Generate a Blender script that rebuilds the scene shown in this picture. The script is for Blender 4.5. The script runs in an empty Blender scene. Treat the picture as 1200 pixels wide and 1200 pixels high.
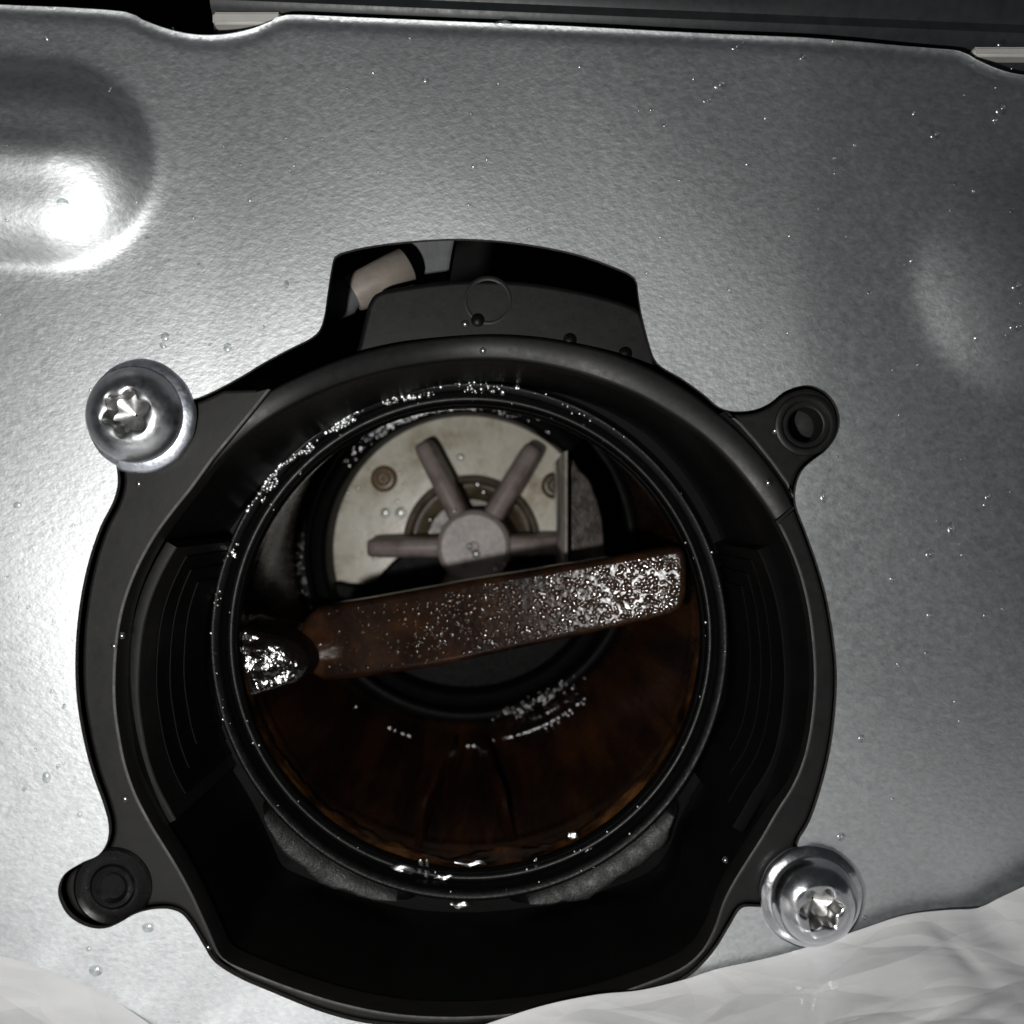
import bpy, bmesh, math, random
import numpy as np
from mathutils import Vector, Matrix, noise
from mathutils.geometry import delaunay_2d_cdt, tessellate_polygon

random.seed(7)
# One drawing unit = 0.1 mm.  X to the right, Y (depth) into the machine, Z up.
U = 1e-4
D = 1200.0                                  # camera stands 120 mm in front of the panel
scene = bpy.context.scene
C = scene.collection

# ------------------------------------------------------------------ camera, world, light
cam_data = bpy.data.cameras.new('camera')
cam = bpy.data.objects.new('camera', cam_data); C.objects.link(cam)
cam.location = (0, -D * U, 0)
cam.rotation_euler = (math.radians(90), 0, 0)
cam_data.sensor_width = 36; cam_data.lens = 36
cam_data.clip_start = 0.002; cam_data.clip_end = 20
cam_data.dof.use_dof = True
cam_data.dof.focus_distance = (D + 110) * U
cam_data.dof.aperture_fstop = 30
scene.camera = cam

world = bpy.data.worlds.new('World'); scene.world = world
world.use_nodes = True
bg = world.node_tree.nodes['Background']
bg.inputs[0].default_value = (0.80, 0.90, 1.0, 1)
bg.inputs[1].default_value = 0.022

LIGHT = (-300, -1200, -195)
ld = bpy.data.lights.new('phone_flash', 'POINT')
ld.energy = 0.53; ld.shadow_soft_size = 0.0022; ld.color = (1.0, 0.985, 0.96)
lo = bpy.data.objects.new('phone_flash', ld); C.objects.link(lo)
lo.location = Vector(LIGHT) * U

scene.view_settings.view_transform = 'Standard'
scene.view_settings.look = 'None'
scene.view_settings.exposure = 0
scene.view_settings.gamma = 1
scene.cycles.max_bounces = 8

# ------------------------------------------------------------------ helpers
def W(px, py, d=0.0):
    """a point seen at (px, py) of the 1200-pixel photograph, standing at depth d"""
    k = (D + d) / D
    return ((px - 600) * k, d, (600 - py) * k)

def link(name, me, parent=None):
    o = bpy.data.objects.new(name, me); C.objects.link(o)
    if parent: o.parent = parent
    return o

def tag(o, label=None, cat=None, group=None, kind=None):
    if label: o['label'] = label
    if cat: o['category'] = cat
    if group: o['group'] = group
    if kind: o['kind'] = kind
    return o

def thing(name, label, cat, loc=(0, 0, 0), group=None):
    o = bpy.data.objects.new(name, None); C.objects.link(o)
    o.empty_display_size = 0.005
    o.location = Vector(loc) * U
    return tag(o, label, cat, group)

def mesh(name, verts, faces, mat, parent=None, sharp=38, recalc=True):
    off = Vector(parent_loc(parent)) if parent else Vector((0, 0, 0))
    me = bpy.data.meshes.new(name)
    me.from_pydata([tuple((Vector(v) * U) - off) for v in verts], [], faces)
    me.validate()
    if recalc:
        bm = bmesh.new(); bm.from_mesh(me)
        bmesh.ops.recalc_face_normals(bm, faces=bm.faces)
        bm.to_mesh(me); bm.free()
    me.polygons.foreach_set('use_smooth', [True] * len(me.polygons))
    if sharp: me.set_sharp_from_angle(angle=math.radians(sharp))
    me.materials.append(mat)
    return link(name, me, parent)

def parent_loc(p):
    l = Vector((0, 0, 0))
    while p:
        l += p.location; p = p.parent
    return l

def smooth_loop(pts, step=6.0, closed=True):
    """Catmull-Rom through the points, resampled"""
    out = []; n = len(pts); m = n if closed else n - 1
    for i in range(m):
        g = lambda k: pts[k % n] if closed else pts[max(0, min(n - 1, k))]
        p0, p1, p2, p3 = g(i - 1), g(i), g(i + 1), g(i + 2)
        L = math.dist(p1, p2); k = max(1, int(L / step))
        for j in range(k):
            t = j / k; t2 = t * t; t3 = t2 * t
            out.append(tuple(0.5 * ((2 * b) + (c - a) * t + (2 * a - 5 * b + 4 * c - d) * t2 + (3 * b - a - 3 * c + d) * t3)
                             for a, b, c, d in zip(p0, p1, p2, p3)))
    if not closed: out.append(tuple(pts[-1]))
    return out

def area(p):
    return 0.5 * sum(p[i][0] * p[(i + 1) % len(p)][1] - p[(i + 1) % len(p)][0] * p[i][1] for i in range(len(p)))

def offset(p, o):
    """outline moved outwards by o (inwards when negative)"""
    s = 1 if area(p) > 0 else -1
    n = len(p); out = []
    for i in range(n):
        a = p[i - 1]; b = p[(i + 1) % n]
        tx, ty = b[0] - a[0], b[1] - a[1]; l = math.hypot(tx, ty) or 1
        out.append((p[i][0] + s * ty / l * o, p[i][1] - s * tx / l * o))
    return out

def img_loop(pts, d):
    """photo pixels -> real X, Z at depth d"""
    return [(W(x, y, d)[0], W(x, y, d)[2]) for x, y in pts]

def slab(name, outer, rings, mat, parent=None, hole=None, hrings=None, back=False, sharp=38, dfun=None):
    """a plate: its outline goes through (outward offset, depth) rings; the first ring bounds the face.
    dfun(x, z) adds a depth to every vertex (tilted or bent plates)"""
    V = []; F = []
    rings = [(rings[0][0] - 1.5, rings[0][1])] + list(rings)
    if hrings: hrings = [(hrings[0][0] - 1.5, hrings[0][1])] + list(hrings)
    def ring(loop, o, d):
        i0 = len(V)
        for (x, z) in (offset(loop, o) if o else loop): V.append((x, d, z))
        return list(range(i0, len(V)))
    R = [ring(outer, o, d) for o, d in rings]
    for a, b in zip(R, R[1:]):
        n = len(a)
        for i in range(n): F.append((a[i], a[(i + 1) % n], b[(i + 1) % n], b[i]))
    H = []
    if hole:
        H = [ring(hole, -o, d) for o, d in (hrings or rings)]
        for a, b in zip(H, H[1:]):
            n = len(a)
            for i in range(n): F.append((a[i], b[i], b[(i + 1) % n], a[(i + 1) % n]))
    def cap(k):
        polys = [[Vector((V[i][0], V[i][2], 0)) for i in R[k]]]; idx = list(R[k])
        if H:
            polys.append([Vector((V[i][0], V[i][2], 0)) for i in H[k]]); idx += H[k]
        for t in tessellate_polygon(polys): F.append(tuple(idx[i] for i in t))
    cap(0)
    if back: cap(-1)
    if dfun: V = [(x, y + dfun(x, z), z) for x, y, z in V]
    return mesh(name, V, F, mat, parent, sharp)

def lathe(name, prof, mat, parent=None, n=160, a0=0.0, a1=360.0, solid=False, wob=None, sharp=38, end_cap=False, rfun=None):
    """prof: (r, depth, cx, cz); solid: the profile is a closed loop and both ends are capped"""
    full = abs(a1 - a0 - 360) < 1e-6
    V = []; F = []; m = len(prof); k = n if full else n + 1
    for j in range(k):
        a = math.radians(a0 + (a1 - a0) * j / n)
        for (r, d, cx, cz) in prof:
            rr = r + (wob(a, d) if wob else 0)
            if rfun: rr = rfun(rr, a, d)
            V.append((cx + rr * math.cos(a), d, cz + rr * math.sin(a)))
    for j in range(n):
        j2 = (j + 1) % k
        for i in range(m if solid else m - 1):
            i2 = (i + 1) % m
            F.append((j * m + i, j * m + i2, j2 * m + i2, j2 * m + i))
    if solid and not full:
        F.append(tuple(range(m))); F.append(tuple(range((k - 1) * m, k * m)))
    if end_cap:
        F.append(tuple(j * m + m - 1 for j in range(k)))
    return mesh(name, V, F, mat, parent, sharp)

def tube(name, path, r, mat, parent=None, n=10):
    V = []; F = []; P = [Vector(p) for p in path]
    for i, p in enumerate(P):
        t = (P[min(i + 1, len(P) - 1)] - P[max(i - 1, 0)]).normalized()
        u = t.cross(Vector((0, 1, 0.01))).normalized(); v = t.cross(u)
        rr = r[i] if isinstance(r, (list, tuple)) else r
        for k in range(n):
            a = 2 * math.pi * k / n
            V.append(tuple(p + u * math.cos(a) * rr + v * math.sin(a) * rr))
    for i in range(len(P) - 1):
        for k in range(n):
            F.append((i * n + k, i * n + (k + 1) % n, (i + 1) * n + (k + 1) % n, (i + 1) * n + k))
    F.append(tuple(range(n))); F.append(tuple(range((len(P) - 1) * n, len(P) * n)))
    return mesh(name, V, F, mat, parent, 50)

# ------------------------------------------------------------------ materials
def ramp(nt, src, stops):
    r = nt.nodes.new('ShaderNodeValToRGB')
    el = r.color_ramp.elements
    while len(el) > 1: el.remove(el[-1])
    el[0].position = stops[0][0]; el[0].color = stops[0][1]
    for p, c in stops[1:]:
        e = el.new(p); e.color = c
    nt.links.new(src, r.inputs[0]); return r.outputs[0]

def g(v): return (v, v, v, 1)
def rgb(*c): return (*c, 1)

def mat(name, stops, cscale=400, rough=(0.4, 0.5), metal=0.0, bumps=(), stretch=(1, 1, 1), rot=0.0, spec=0.5, trans=0.0, ior=None,
        coat=0.0, cdetail=5.0, rscale=900, sss=0.0):
    m = bpy.data.materials.new(name); m.use_nodes = True
    nt = m.node_tree; N = nt.nodes; L = nt.links
    b = N['Principled BSDF']
    tc = N.new('ShaderNodeTexCoord')
    mp = N.new('ShaderNodeMapping'); mp.inputs['Scale'].default_value = stretch; mp.inputs['Rotation'].default_value = (0, rot, 0)
    L.new(tc.outputs['Object'], mp.inputs[0])
    nz = N.new('ShaderNodeTexNoise'); nz.inputs['Scale'].default_value = cscale; nz.inputs['Detail'].default_value = cdetail
    nz.inputs['Roughness'].default_value = 0.6
    L.new(mp.outputs[0], nz.inputs['Vector'])
    L.new(ramp(nt, nz.outputs['Fac'], stops), b.inputs['Base Color'])
    rn = N.new('ShaderNodeTexNoise'); rn.inputs['Scale'].default_value = rscale; rn.inputs['Detail'].default_value = 8; rn.inputs['Roughness'].default_value = 0.72
    L.new(mp.outputs[0], rn.inputs['Vector'])
    L.new(ramp(nt, rn.outputs['Fac'], [(0.3, g(rough[0])), (0.7, g(rough[1]))]), b.inputs['Roughness'])
    b.inputs['Metallic'].default_value = metal
    b.inputs['Specular IOR Level'].default_value = spec
    b.inputs['Transmission Weight'].default_value = trans
    if ior: b.inputs['IOR'].default_value = ior
    b.inputs['Coat Weight'].default_value = coat
    b.inputs['Coat Roughness'].default_value = 0.08
    if sss:
        b.inputs['Subsurface Weight'].default_value = sss
        b.inputs['Subsurface Radius'].default_value = (0.002, 0.002, 0.002)
        b.inputs['Subsurface Scale'].default_value = 0.5
    prev = None
    for (kind, sc, dist) in bumps:
        if kind == 'noise':
            t = N.new('ShaderNodeTexNoise'); t.inputs['Scale'].default_value = sc; t.inputs['Detail'].default_value = 3
            out = t.outputs['Fac']
        elif kind == 'crease':
            t = N.new('ShaderNodeTexVoronoi'); t.inputs['Scale'].default_value = sc
            t.feature = 'DISTANCE_TO_EDGE'; out = t.outputs['Distance']
        else:
            t = N.new('ShaderNodeTexVoronoi'); t.inputs['Scale'].default_value = sc
            t.feature = 'SMOOTH_F1'; t.inputs['Smoothness'].default_value = 0.6
            out = t.outputs['Distance']
        L.new(mp.outputs[0], t.inputs['Vector'])
        bp = N.new('ShaderNodeBump'); bp.inputs['Strength'].default_value = 1.0; bp.inputs['Distance'].default_value = dist
        L.new(out, bp.inputs['Height'])
        if prev: L.new(prev, bp.inputs['Normal'])
        prev = bp.outputs[0]
    if prev:
        L.new(prev, b.inputs['Normal'])
        if coat: L.new(prev, b.inputs['Coat Normal'])
    return m

M = {}
M['steel'] = mat('galvanised_steel', [(0.32, rgb(0.67, 0.695, 0.71)), (0.5, rgb(0.76, 0.785, 0.80)), (0.7, rgb(0.84, 0.86, 0.865))], cscale=1700,
                 rough=(0.42, 0.51), metal=1.0, bumps=(('noise', 1500, 3.0e-5), ('noise', 3600, 1.3e-5)), stretch=(0.8, 1, 1.2), rot=math.radians(30), rscale=1000)
M['cut_edge'] = mat('dull_cut_edge', [(0.3, rgb(0.05, 0.048, 0.045)), (0.7, rgb(0.13, 0.125, 0.12))], cscale=1500, rough=(0.4, 0.6), metal=0.6, bumps=(('noise', 2500, 2e-5),))
M['black'] = mat('black_plastic', [(0.3, g(0.0022)), (0.7, g(0.004))], rough=(0.36, 0.48), bumps=(('noise', 5000, 2.5e-6), ('noise', 500, 8e-6)), cscale=250, spec=0.12)  # darker copy of the plastic, the socket's shade put into the colour
M['black_lit'] = mat('black_plastic_lit', [(0.3, rgb(0.0042, 0.004, 0.0041)), (0.7, rgb(0.0085, 0.008, 0.0076))], rough=(0.40, 0.54), bumps=(('noise', 6000, 4e-6), ('noise', 700, 1.6e-5), ('noise', 120, 3e-5)), cscale=160, spec=0.38, cdetail=9)  # same black plastic, coloured lighter for the parts in the light
M['grain'] = mat('black_plastic_grained', [(0.3, g(0.0025)), (0.7, g(0.005))], rough=(0.24, 0.5), bumps=(('noise', 4200, 3.2e-5), ('noise', 900, 3e-5)), cscale=600, spec=0.18)
M['wet_black'] = mat('wet_black_plastic', [(0.3, g(0.002)), (0.7, g(0.004))], rough=(0.22, 0.4), bumps=(('noise', 500, 2.4e-5), ('noise', 2500, 4e-6)), cscale=300, spec=0.2)
M['bore'] = mat('slimy_brown_plastic', [(0.28, rgb(0.004, 0.0022, 0.0017)), (0.46, rgb(0.018, 0.0068, 0.003)), (0.62, rgb(0.058, 0.020, 0.006)), (0.82, rgb(0.16, 0.062, 0.016))],
                cscale=110, rough=(0.16, 0.34), bumps=(('noise', 420, 3e-5), ('noise', 2600, 5e-6)), stretch=(1, 0.08, 1), cdetail=7, spec=0.3)
M['slime'] = mat('amber_slime', [(0.40, rgb(0.005, 0.0025, 0.0015)), (0.52, rgb(0.05, 0.019, 0.005)), (0.72, rgb(0.21, 0.09, 0.025))],
                 cscale=150, rough=(0.12, 0.25), bumps=(('noise', 500, 5e-5),), cdetail=8, spec=0.5)
M['bar'] = mat('brown_slime_film', [(0.34, rgb(0.008, 0.0042, 0.003)), (0.5, rgb(0.021, 0.0095, 0.005)), (0.72, rgb(0.060, 0.024, 0.008))],
               cscale=150, rough=(0.15, 0.26), bumps=(('voronoi', 1250, 2.4e-5), ('noise', 2600, 1.3e-5)), cdetail=7, spec=0.25)
M['wet_mound'] = mat('wet_sludge', [(0.3, rgb(0.003, 0.0025, 0.0025)), (0.75, rgb(0.008, 0.0045, 0.0035))],
                     cscale=220, rough=(0.08, 0.16), bumps=(('noise', 700, 1.6e-4), ('voronoi', 1500, 5e-5)))
M['ring'] = mat('dull_black_plastic', [(0.3, g(0.002)), (0.7, g(0.004))], cscale=300, rough=(0.45, 0.6), spec=0.1, bumps=(('noise', 900, 3e-5),))
M['plate'] = mat('stained_white_plastic', [(0.30, rgb(0.13, 0.09, 0.04)), (0.39, rgb(0.40, 0.335, 0.22)), (0.52, rgb(0.62, 0.575, 0.455)), (0.72, rgb(0.76, 0.73, 0.62))],
                 cscale=110, rough=(0.18, 0.34), bumps=(('noise', 600, 2e-5),), cdetail=9)
M['collar'] = mat('brown_stained_collar', [(0.3, rgb(0.02, 0.013, 0.008)), (0.5, rgb(0.085, 0.06, 0.032)), (0.75, rgb(0.17, 0.135, 0.08))], cscale=260, rough=(0.25, 0.45),
                  bumps=(('noise', 900, 2e-5),), cdetail=8)
M['impeller'] = mat('grey_mauve_plastic', [(0.3, rgb(0.17, 0.135, 0.12)), (0.5, rgb(0.29, 0.24, 0.225)), (0.75, rgb(0.35, 0.295, 0.28))], cscale=300, rough=(0.36, 0.5), bumps=(('noise', 700, 1.6e-5),), spec=0.4, cdetail=8)
M['rust'] = mat('rusty_ring', [(0.3, rgb(0.10, 0.055, 0.02)), (0.7, rgb(0.26, 0.18, 0.09))], cscale=600, rough=(0.2, 0.4), bumps=(('noise', 1500, 2e-5),))
M['zinc'] = mat('zinc_plated_steel', [(0.3, rgb(0.62, 0.63, 0.66)), (0.7, rgb(0.74, 0.745, 0.76))], cscale=700, rough=(0.16, 0.28), metal=1.0,
                bumps=(('noise', 700, 3.5e-5), ('noise', 3500, 4e-6)))
M['zinc_dull'] = mat('zinc_plated_dull', [(0.3, rgb(0.62, 0.67, 0.76)), (0.7, rgb(0.80, 0.82, 0.86))], cscale=700, rough=(0.30, 0.5), metal=1.0,
                     bumps=(('noise', 1200, 6e-5),))
M['zinc_worn'] = mat('zinc_plated_worn', [(0.3, rgb(0.50, 0.51, 0.53)), (0.7, rgb(0.70, 0.705, 0.72))], cscale=700, rough=(0.26, 0.42), metal=1.0, bumps=(('noise', 900, 4e-5),))
M['recess'] = mat('pressed_steel_recess', [(0.3, rgb(0.36, 0.36, 0.355)), (0.7, rgb(0.52, 0.52, 0.51))], cscale=900, rough=(0.3, 0.42), metal=1.0, bumps=(('noise', 3000, 1e-5),))
M['bag'] = mat('white_plastic_film', [(0.3, rgb(0.70, 0.705, 0.715)), (0.7, rgb(0.77, 0.77, 0.775))], cscale=120, rough=(0.08, 0.22),
               bumps=(('crease', 60, 2.4e-3), ('crease', 190, 5.5e-4), ('noise', 300, 1.2e-4)), stretch=(0.45, 1, 1.1), rot=math.radians(-22), sss=0.3)
M['rail'] = mat('dark_grey_plastic', [(0.3, rgb(0.020, 0.023, 0.025)), (0.7, rgb(0.034, 0.038, 0.04))], rough=(0.35, 0.5), bumps=(('noise', 1200, 1e-5),))
M['pale'] = mat('pale_plastic', [(0.3, rgb(0.55, 0.54, 0.5)), (0.7, rgb(0.65, 0.64, 0.6))], rough=(0.35, 0.5))
M['stub'] = mat('beige_rubber', [(0.3, rgb(0.20, 0.175, 0.15)), (0.7, rgb(0.30, 0.27, 0.235))], rough=(0.4, 0.6), bumps=(('noise', 1500, 1e-5),))
M['grey'] = mat('grey_plastic', [(0.3, rgb(0.11, 0.115, 0.12)), (0.7, rgb(0.16, 0.165, 0.17))], rough=(0.4, 0.6), bumps=(('noise', 1500, 1e-5),))
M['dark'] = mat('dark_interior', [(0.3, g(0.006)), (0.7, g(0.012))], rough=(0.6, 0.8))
M['water'] = bpy.data.materials.new('clear_water'); M['water'].use_nodes = True
def _water():
    nt = M['water'].node_tree; N = nt.nodes; L = nt.links
    N.remove(N['Principled BSDF'])
    tr = N.new('ShaderNodeBsdfTransparent'); gl = N.new('ShaderNodeBsdfGlossy'); mx = N.new('ShaderNodeMixShader'); fr = N.new('ShaderNodeFresnel')
    tr.inputs[0].default_value = rgb(0.93, 0.95, 0.95); gl.inputs['Roughness'].default_value = 0.2
    fr.inputs['IOR'].default_value = 1.5
    cl = N.new('ShaderNodeClamp'); cl.inputs['Min'].default_value = 0.12; cl.inputs['Max'].default_value = 0.30  # least reflection raised above real water's to make the drops glint
    L.new(fr.outputs[0], cl.inputs[0]); L.new(cl.outputs[0], mx.inputs[0]); L.new(tr.outputs[0], mx.inputs[1]); L.new(gl.outputs[0], mx.inputs[2])
    L.new(mx.outputs[0], N['Material Output'].inputs[0])
_water()
M['dirty_water'] = mat('brown_slime_beads', [(0.0, rgb(0.02, 0.009, 0.005)), (1.0, rgb(0.045, 0.02, 0.008))], rough=(0.06, 0.11), spec=0.7)

# ------------------------------------------------------------------ the inside of the machine
def box(name, x0, x1, d0, d1, z0, z1, m, parent=None, bev=0.0):
    bm = bmesh.new()
    bmesh.ops.create_cube(bm, size=1)
    for v in bm.verts:
        v.co = Vector(((x0 + x1) / 2 + v.co.x * (x1 - x0), (d0 + d1) / 2 + v.co.y * (d1 - d0), (z0 + z1) / 2 + v.co.z * (z1 - z0)))
    if bev: bmesh.ops.bevel(bm, geom=bm.edges[:], offset=bev, segments=3, affect='EDGES')
    V = [tuple(v.co) for v in bm.verts]; F = [tuple(v.index for v in f.verts) for f in bm.faces]
    bm.verts.index_update()
    V = [tuple(v.co) for v in bm.verts]; F = [tuple(v.index for v in f.verts) for f in bm.faces]
    bm.free()
    return mesh(name, V, F, m, parent)

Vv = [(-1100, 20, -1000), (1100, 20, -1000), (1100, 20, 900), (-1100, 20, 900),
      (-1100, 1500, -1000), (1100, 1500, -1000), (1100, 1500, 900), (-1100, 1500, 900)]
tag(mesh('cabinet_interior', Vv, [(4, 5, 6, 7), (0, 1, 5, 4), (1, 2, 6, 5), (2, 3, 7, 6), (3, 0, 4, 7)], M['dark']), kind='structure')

# ------------------------------------------------------------------ steel panel
cut_px = [(392, 301), (398, 297), (420, 291), (450, 286), (490, 282), (530, 280), (565, 281), (600, 284), (640, 290), (680, 299), (715, 311), (738, 321), (746, 330),
          (748, 345), (752, 368), (760, 400), (767, 420), (776, 430), (800, 444), (825, 462), (843, 477), (862, 482), (885, 480), (903, 472), (918, 460), (935, 453), (952, 452),
          (970, 461), (981, 476), (985, 494), (980, 512), (968, 528), (952, 540), (940, 552), (933, 570), (933, 592), (944, 622), (957, 658),
          (969, 700), (977, 745), (981, 790), (979, 835), (973, 880), (962, 925), (949, 962), (937, 982), (934, 990), (942, 1003), (958, 1020), (962, 1045), (945, 1063), (915, 1064), (885, 1062), (868, 1064),
          (855, 1084), (838, 1112), (815, 1138), (790, 1155), (760, 1168), (700, 1186), (640, 1197), (580, 1203), (520, 1205), (470, 1203), (420, 1197), (370, 1183), (320, 1163),
          (280, 1146), (252, 1128), (240, 1110), (226, 1086), (213, 1070), (196, 1064), (175, 1065), (158, 1070), (142, 1079), (125, 1085), (105, 1082), (86, 1070), (76, 1054), (73, 1038), (80, 1021), (100, 1008),
          (118, 1000), (128, 985), (130, 965), (124, 940), (112, 905), (103, 870), (96, 830), (93, 790), (94, 745), (99, 700),
          (108, 657), (121, 618), (135, 590), (141, 570), (141, 555), (138, 535), (134, 505), (146, 478), (170, 468), (200, 472), (228, 468), (250, 459),
          (280, 443), (310, 425), (340, 409), (362, 398), (374, 388), (380, 372), (384, 345), (388, 318)]
cut = smooth_loop(img_loop(cut_px, 0), 5)
top_px = [(-200, 8), (0, 13), (90, 14), (150, 17), (168, 25), (190, 33), (215, 39), (240, 41), (268, 39), (295, 33), (318, 24), (336, 17), (420, 20), (600, 28), (800, 38), (960, 45), (1080, 51), (1130, 54),
          (1150, 63), (1175, 73), (1200, 79), (1230, 80), (1262, 74), (1290, 60), (1400, 65)]
top = [(x - 600, 600 - y) for x, y in smooth_loop(top_px, 8, False)]
outer = top + [(800, -760), (-800, -760)]

def in_poly(P, poly):
    x, y = P[:, 0], P[:, 1]; r = np.zeros(len(P), bool); n = len(poly)
    q = np.array(poly)
    for i in range(n):
        x0, y0 = q[i - 1]; x1, y1 = q[i]
        c = ((y0 > y) != (y1 > y))
        if y0 != y1: r ^= c & (x < (x1 - x0) * (y - y0) / (y1 - y0) + x0)
    return r

pills = [((-760, 410), (-534, 402), 116, 39), ((606, 272), (850, 262), 130, 16)]
def pill_t(x, z, p):
    (ax, az), (bx, bz), R, H = p
    dx, dz = bx - ax, bz - az
    t = np.clip(((x - ax) * dx + (z - az) * dz) / (dx * dx + dz * dz), 0, 1)
    return np.hypot(x - ax - t * dx, z - az - t * dz) / R
TX = np.array([p[0] for p in top]); TZ = np.array([p[1] for p in top])
def sheet_depth(x, z):
    x = np.asarray(x, float); z = np.asarray(z, float)
    d = np.zeros(x.shape)
    for p in pills:
        tt = pill_t(x, z, p); f = 1 - tt ** (3.2 if p[3] > 20 else 2.2)
        d -= p[3] * 0.5 * (f + np.sqrt(f * f + 0.05)) - 0.0
    e = np.interp(x, TX, TZ) - z                       # distance below the rolled top edge
    d += 3 * np.clip(1 - (e - 6) / 16.0, 0, 1) ** 2 * (e > 6) + (3 - 0.36 * (6 - e)) * (e <= 6)
    d -= 6 * np.exp(-((z - 402) / 26.0) ** 2) * np.clip(1.25 - pill_t(x, z, pills[0]) * 1.6, 0, 1)  # ridge added along the left boss to draw a second highlight
    d += 0.07 * (np.sqrt(np.clip(np.abs(x) - 330, 0, None) ** 2 + 900) - 30) * np.sign(x)     # ends bent so the left shines brighter and the right darker
    d += 1.6 * np.sin(x / 170 + 0.6) * np.sin(z / 140 + 1.0) + 0.5 * np.sin(x / 47 + z / 61)
    return d

inner = offset(cut, 0.3)
pts = list(outer)
gx = np.arange(-795, 800, 11.0); gz = np.arange(-755, 600, 11.0)
GX, GZ = np.meshgrid(gx, gz); G = np.stack([GX.ravel(), GZ.ravel()], 1)
fx = np.arange(-795, -380, 5.5); fz = np.arange(260, 560, 5.5)
FX, FZ = np.meshgrid(fx, fz); G2 = np.stack([FX.ravel(), FZ.ravel()], 1)
fx = np.arange(440, 795, 5.5); fz = np.arange(130, 410, 5.5)
FX, FZ = np.meshgrid(fx, fz); G3 = np.stack([FX.ravel(), FZ.ravel()], 1)
ex = np.arange(-790, 795, 7.0)
G4 = np.concatenate([np.stack([ex, np.interp(ex, TX, TZ) - o], 1) for o in (3.0, 6.5, 10.5, 15.0, 20.0)])
G = np.concatenate([G, G2, G3, G4])
ok = in_poly(G, offset(outer, -2.0)) & ~in_poly(G, offset(cut, 7))
G = G[ok]
n0 = len(outer); n1 = len(inner)
inner2 = offset(cut, 2.4)
allp = [Vector(p) for p in outer] + [Vector(p) for p in inner] + [Vector(p) for p in G] + [Vector(p) for p in inner2]
edges = [(i, (i + 1) % n0) for i in range(n0)] + [(n0 + i, n0 + (i + 1) % n1) for i in range(n1)]
cv, _, cf, *_ = delaunay_2d_cdt(allp, edges, [], 0, 1e-4)
cv = np.array([tuple(v) for v in cv]); cf = np.array([f for f in cf if len(f) == 3])
cen = cv[cf].mean(1)
keep = in_poly(cen, outer) & ~in_poly(cen, inner)
cf = cf[keep]; cen = cen[keep]
sd = sheet_depth(cv[:, 0], cv[:, 1])
V3 = np.stack([cv[:, 0], sd, cv[:, 1]], 1)
panel = thing('steel_panel', 'grey galvanised steel sheet with an arched cutout around the black pump opening', 'metal panel', (0, 0, -600))
inb = [pill_t(cen[:, 0], cen[:, 1], p) < 1.12 for p in pills]
def sub(sel):
    f = cf[sel]; u, inv = np.unique(f, return_inverse=True)
    return V3[u], inv.reshape(f.shape)
v, f = sub(~(inb[0] | inb[1]))
Vs = [tuple(p) for p in v]; Fs = [tuple(int(i) for i in t) for t in f]
# rolled lip of the cutout
base = len(Vs)
nc = len(cut)
dz = sheet_depth(np.array([p[0] for p in cut]), np.array([p[1] for p in cut]))
def lip(V, F, rings):
    base = len(V)
    for o, dd in rings:
        for (x, z), q in zip(offset(cut, o), dz): V.append((x, q + dd, z))
    for k in range(len(rings) - 1):
        for i in range(nc):
            F.append((base + k * nc + i, base + k * nc + (i + 1) % nc, base + (k + 1) * nc + (i + 1) % nc, base + (k + 1) * nc + i))
Vc = []; Fc = []
lip(Vc, Fc, [(0.3, 0.0), (0.0, 0.6), (0.0, 8.0), (4, 9.0)])
mesh('cut_edge', Vc, Fc, M['cut_edge'], panel, 50)
# thickness of the top edge
base = len(Vs); nt_ = len(top)
for o in (0, 12):
    for (x, z) in top: Vs.append((x, 1 + o + 0.07 * (math.hypot(max(0, abs(x) - 330), 30) - 30) * (1 if x > 0 else -1), z))
for i in range(nt_ - 1): Fs.append((base + i, base + i + 1, base + nt_ + i + 1, base + nt_ + i))
so = mesh('sheet', Vs, Fs, M['steel'], panel, 60)
bm = bmesh.new(); bm.from_mesh(so.data); bmesh.ops.remove_doubles(bm, verts=bm.verts, dist=0.02 * U)
bm.to_mesh(so.data); bm.free()
for k, lab in enumerate(('raised pill-shaped boss with two bright flash highlights', 'raised boss with a soft grey highlight')):
    v, f = sub(inb[k])
    tag(mesh('pressed_boss', [tuple(p) for p in v], [tuple(int(i) for i in t) for t in f], M['steel'], panel, 70), lab)

# ------------------------------------------------------------------ filter housing
AX, AZ = -63.0, -190.0
housing = thing('filter_housing', 'black plastic drain pump filter socket set in the panel cutout with its cap removed', 'pump housing', (AX, 0, AZ - 430))

inner_px = [(136, 800), (138, 760), (143, 725), (152, 693), (166, 660), (184, 628), (203, 602), (224, 576), (260, 535), (300, 500), (340, 475), (380, 456), (420, 442), (460, 432),
            (520, 423), (575, 421), (620, 425), (665, 434), (705, 446), (745, 462), (785, 484), (820, 508), (850, 535), (872, 560), (895, 590), (912, 617), (926, 646), (938, 680), (947, 720),
            (952, 765), (953, 805), (949, 850), (941, 888), (928, 920), (908, 952), (892, 980), (876, 1005), (858, 1034), (846, 1058), (838, 1082), (828, 1104), (816, 1120), (796, 1135),
            (760, 1150), (700, 1170), (640, 1182), (580, 1189), (520, 1191), (460, 1187), (400, 1175), (345, 1158), (300, 1141), (268, 1127), (257, 1116), (250, 1100), (238, 1073), (224, 1043),
            (208, 1014), (192, 988), (178, 965), (160, 930), (148, 895), (141, 860), (137, 830)]
inner_loop = smooth_loop(inner_px, 7)
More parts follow.
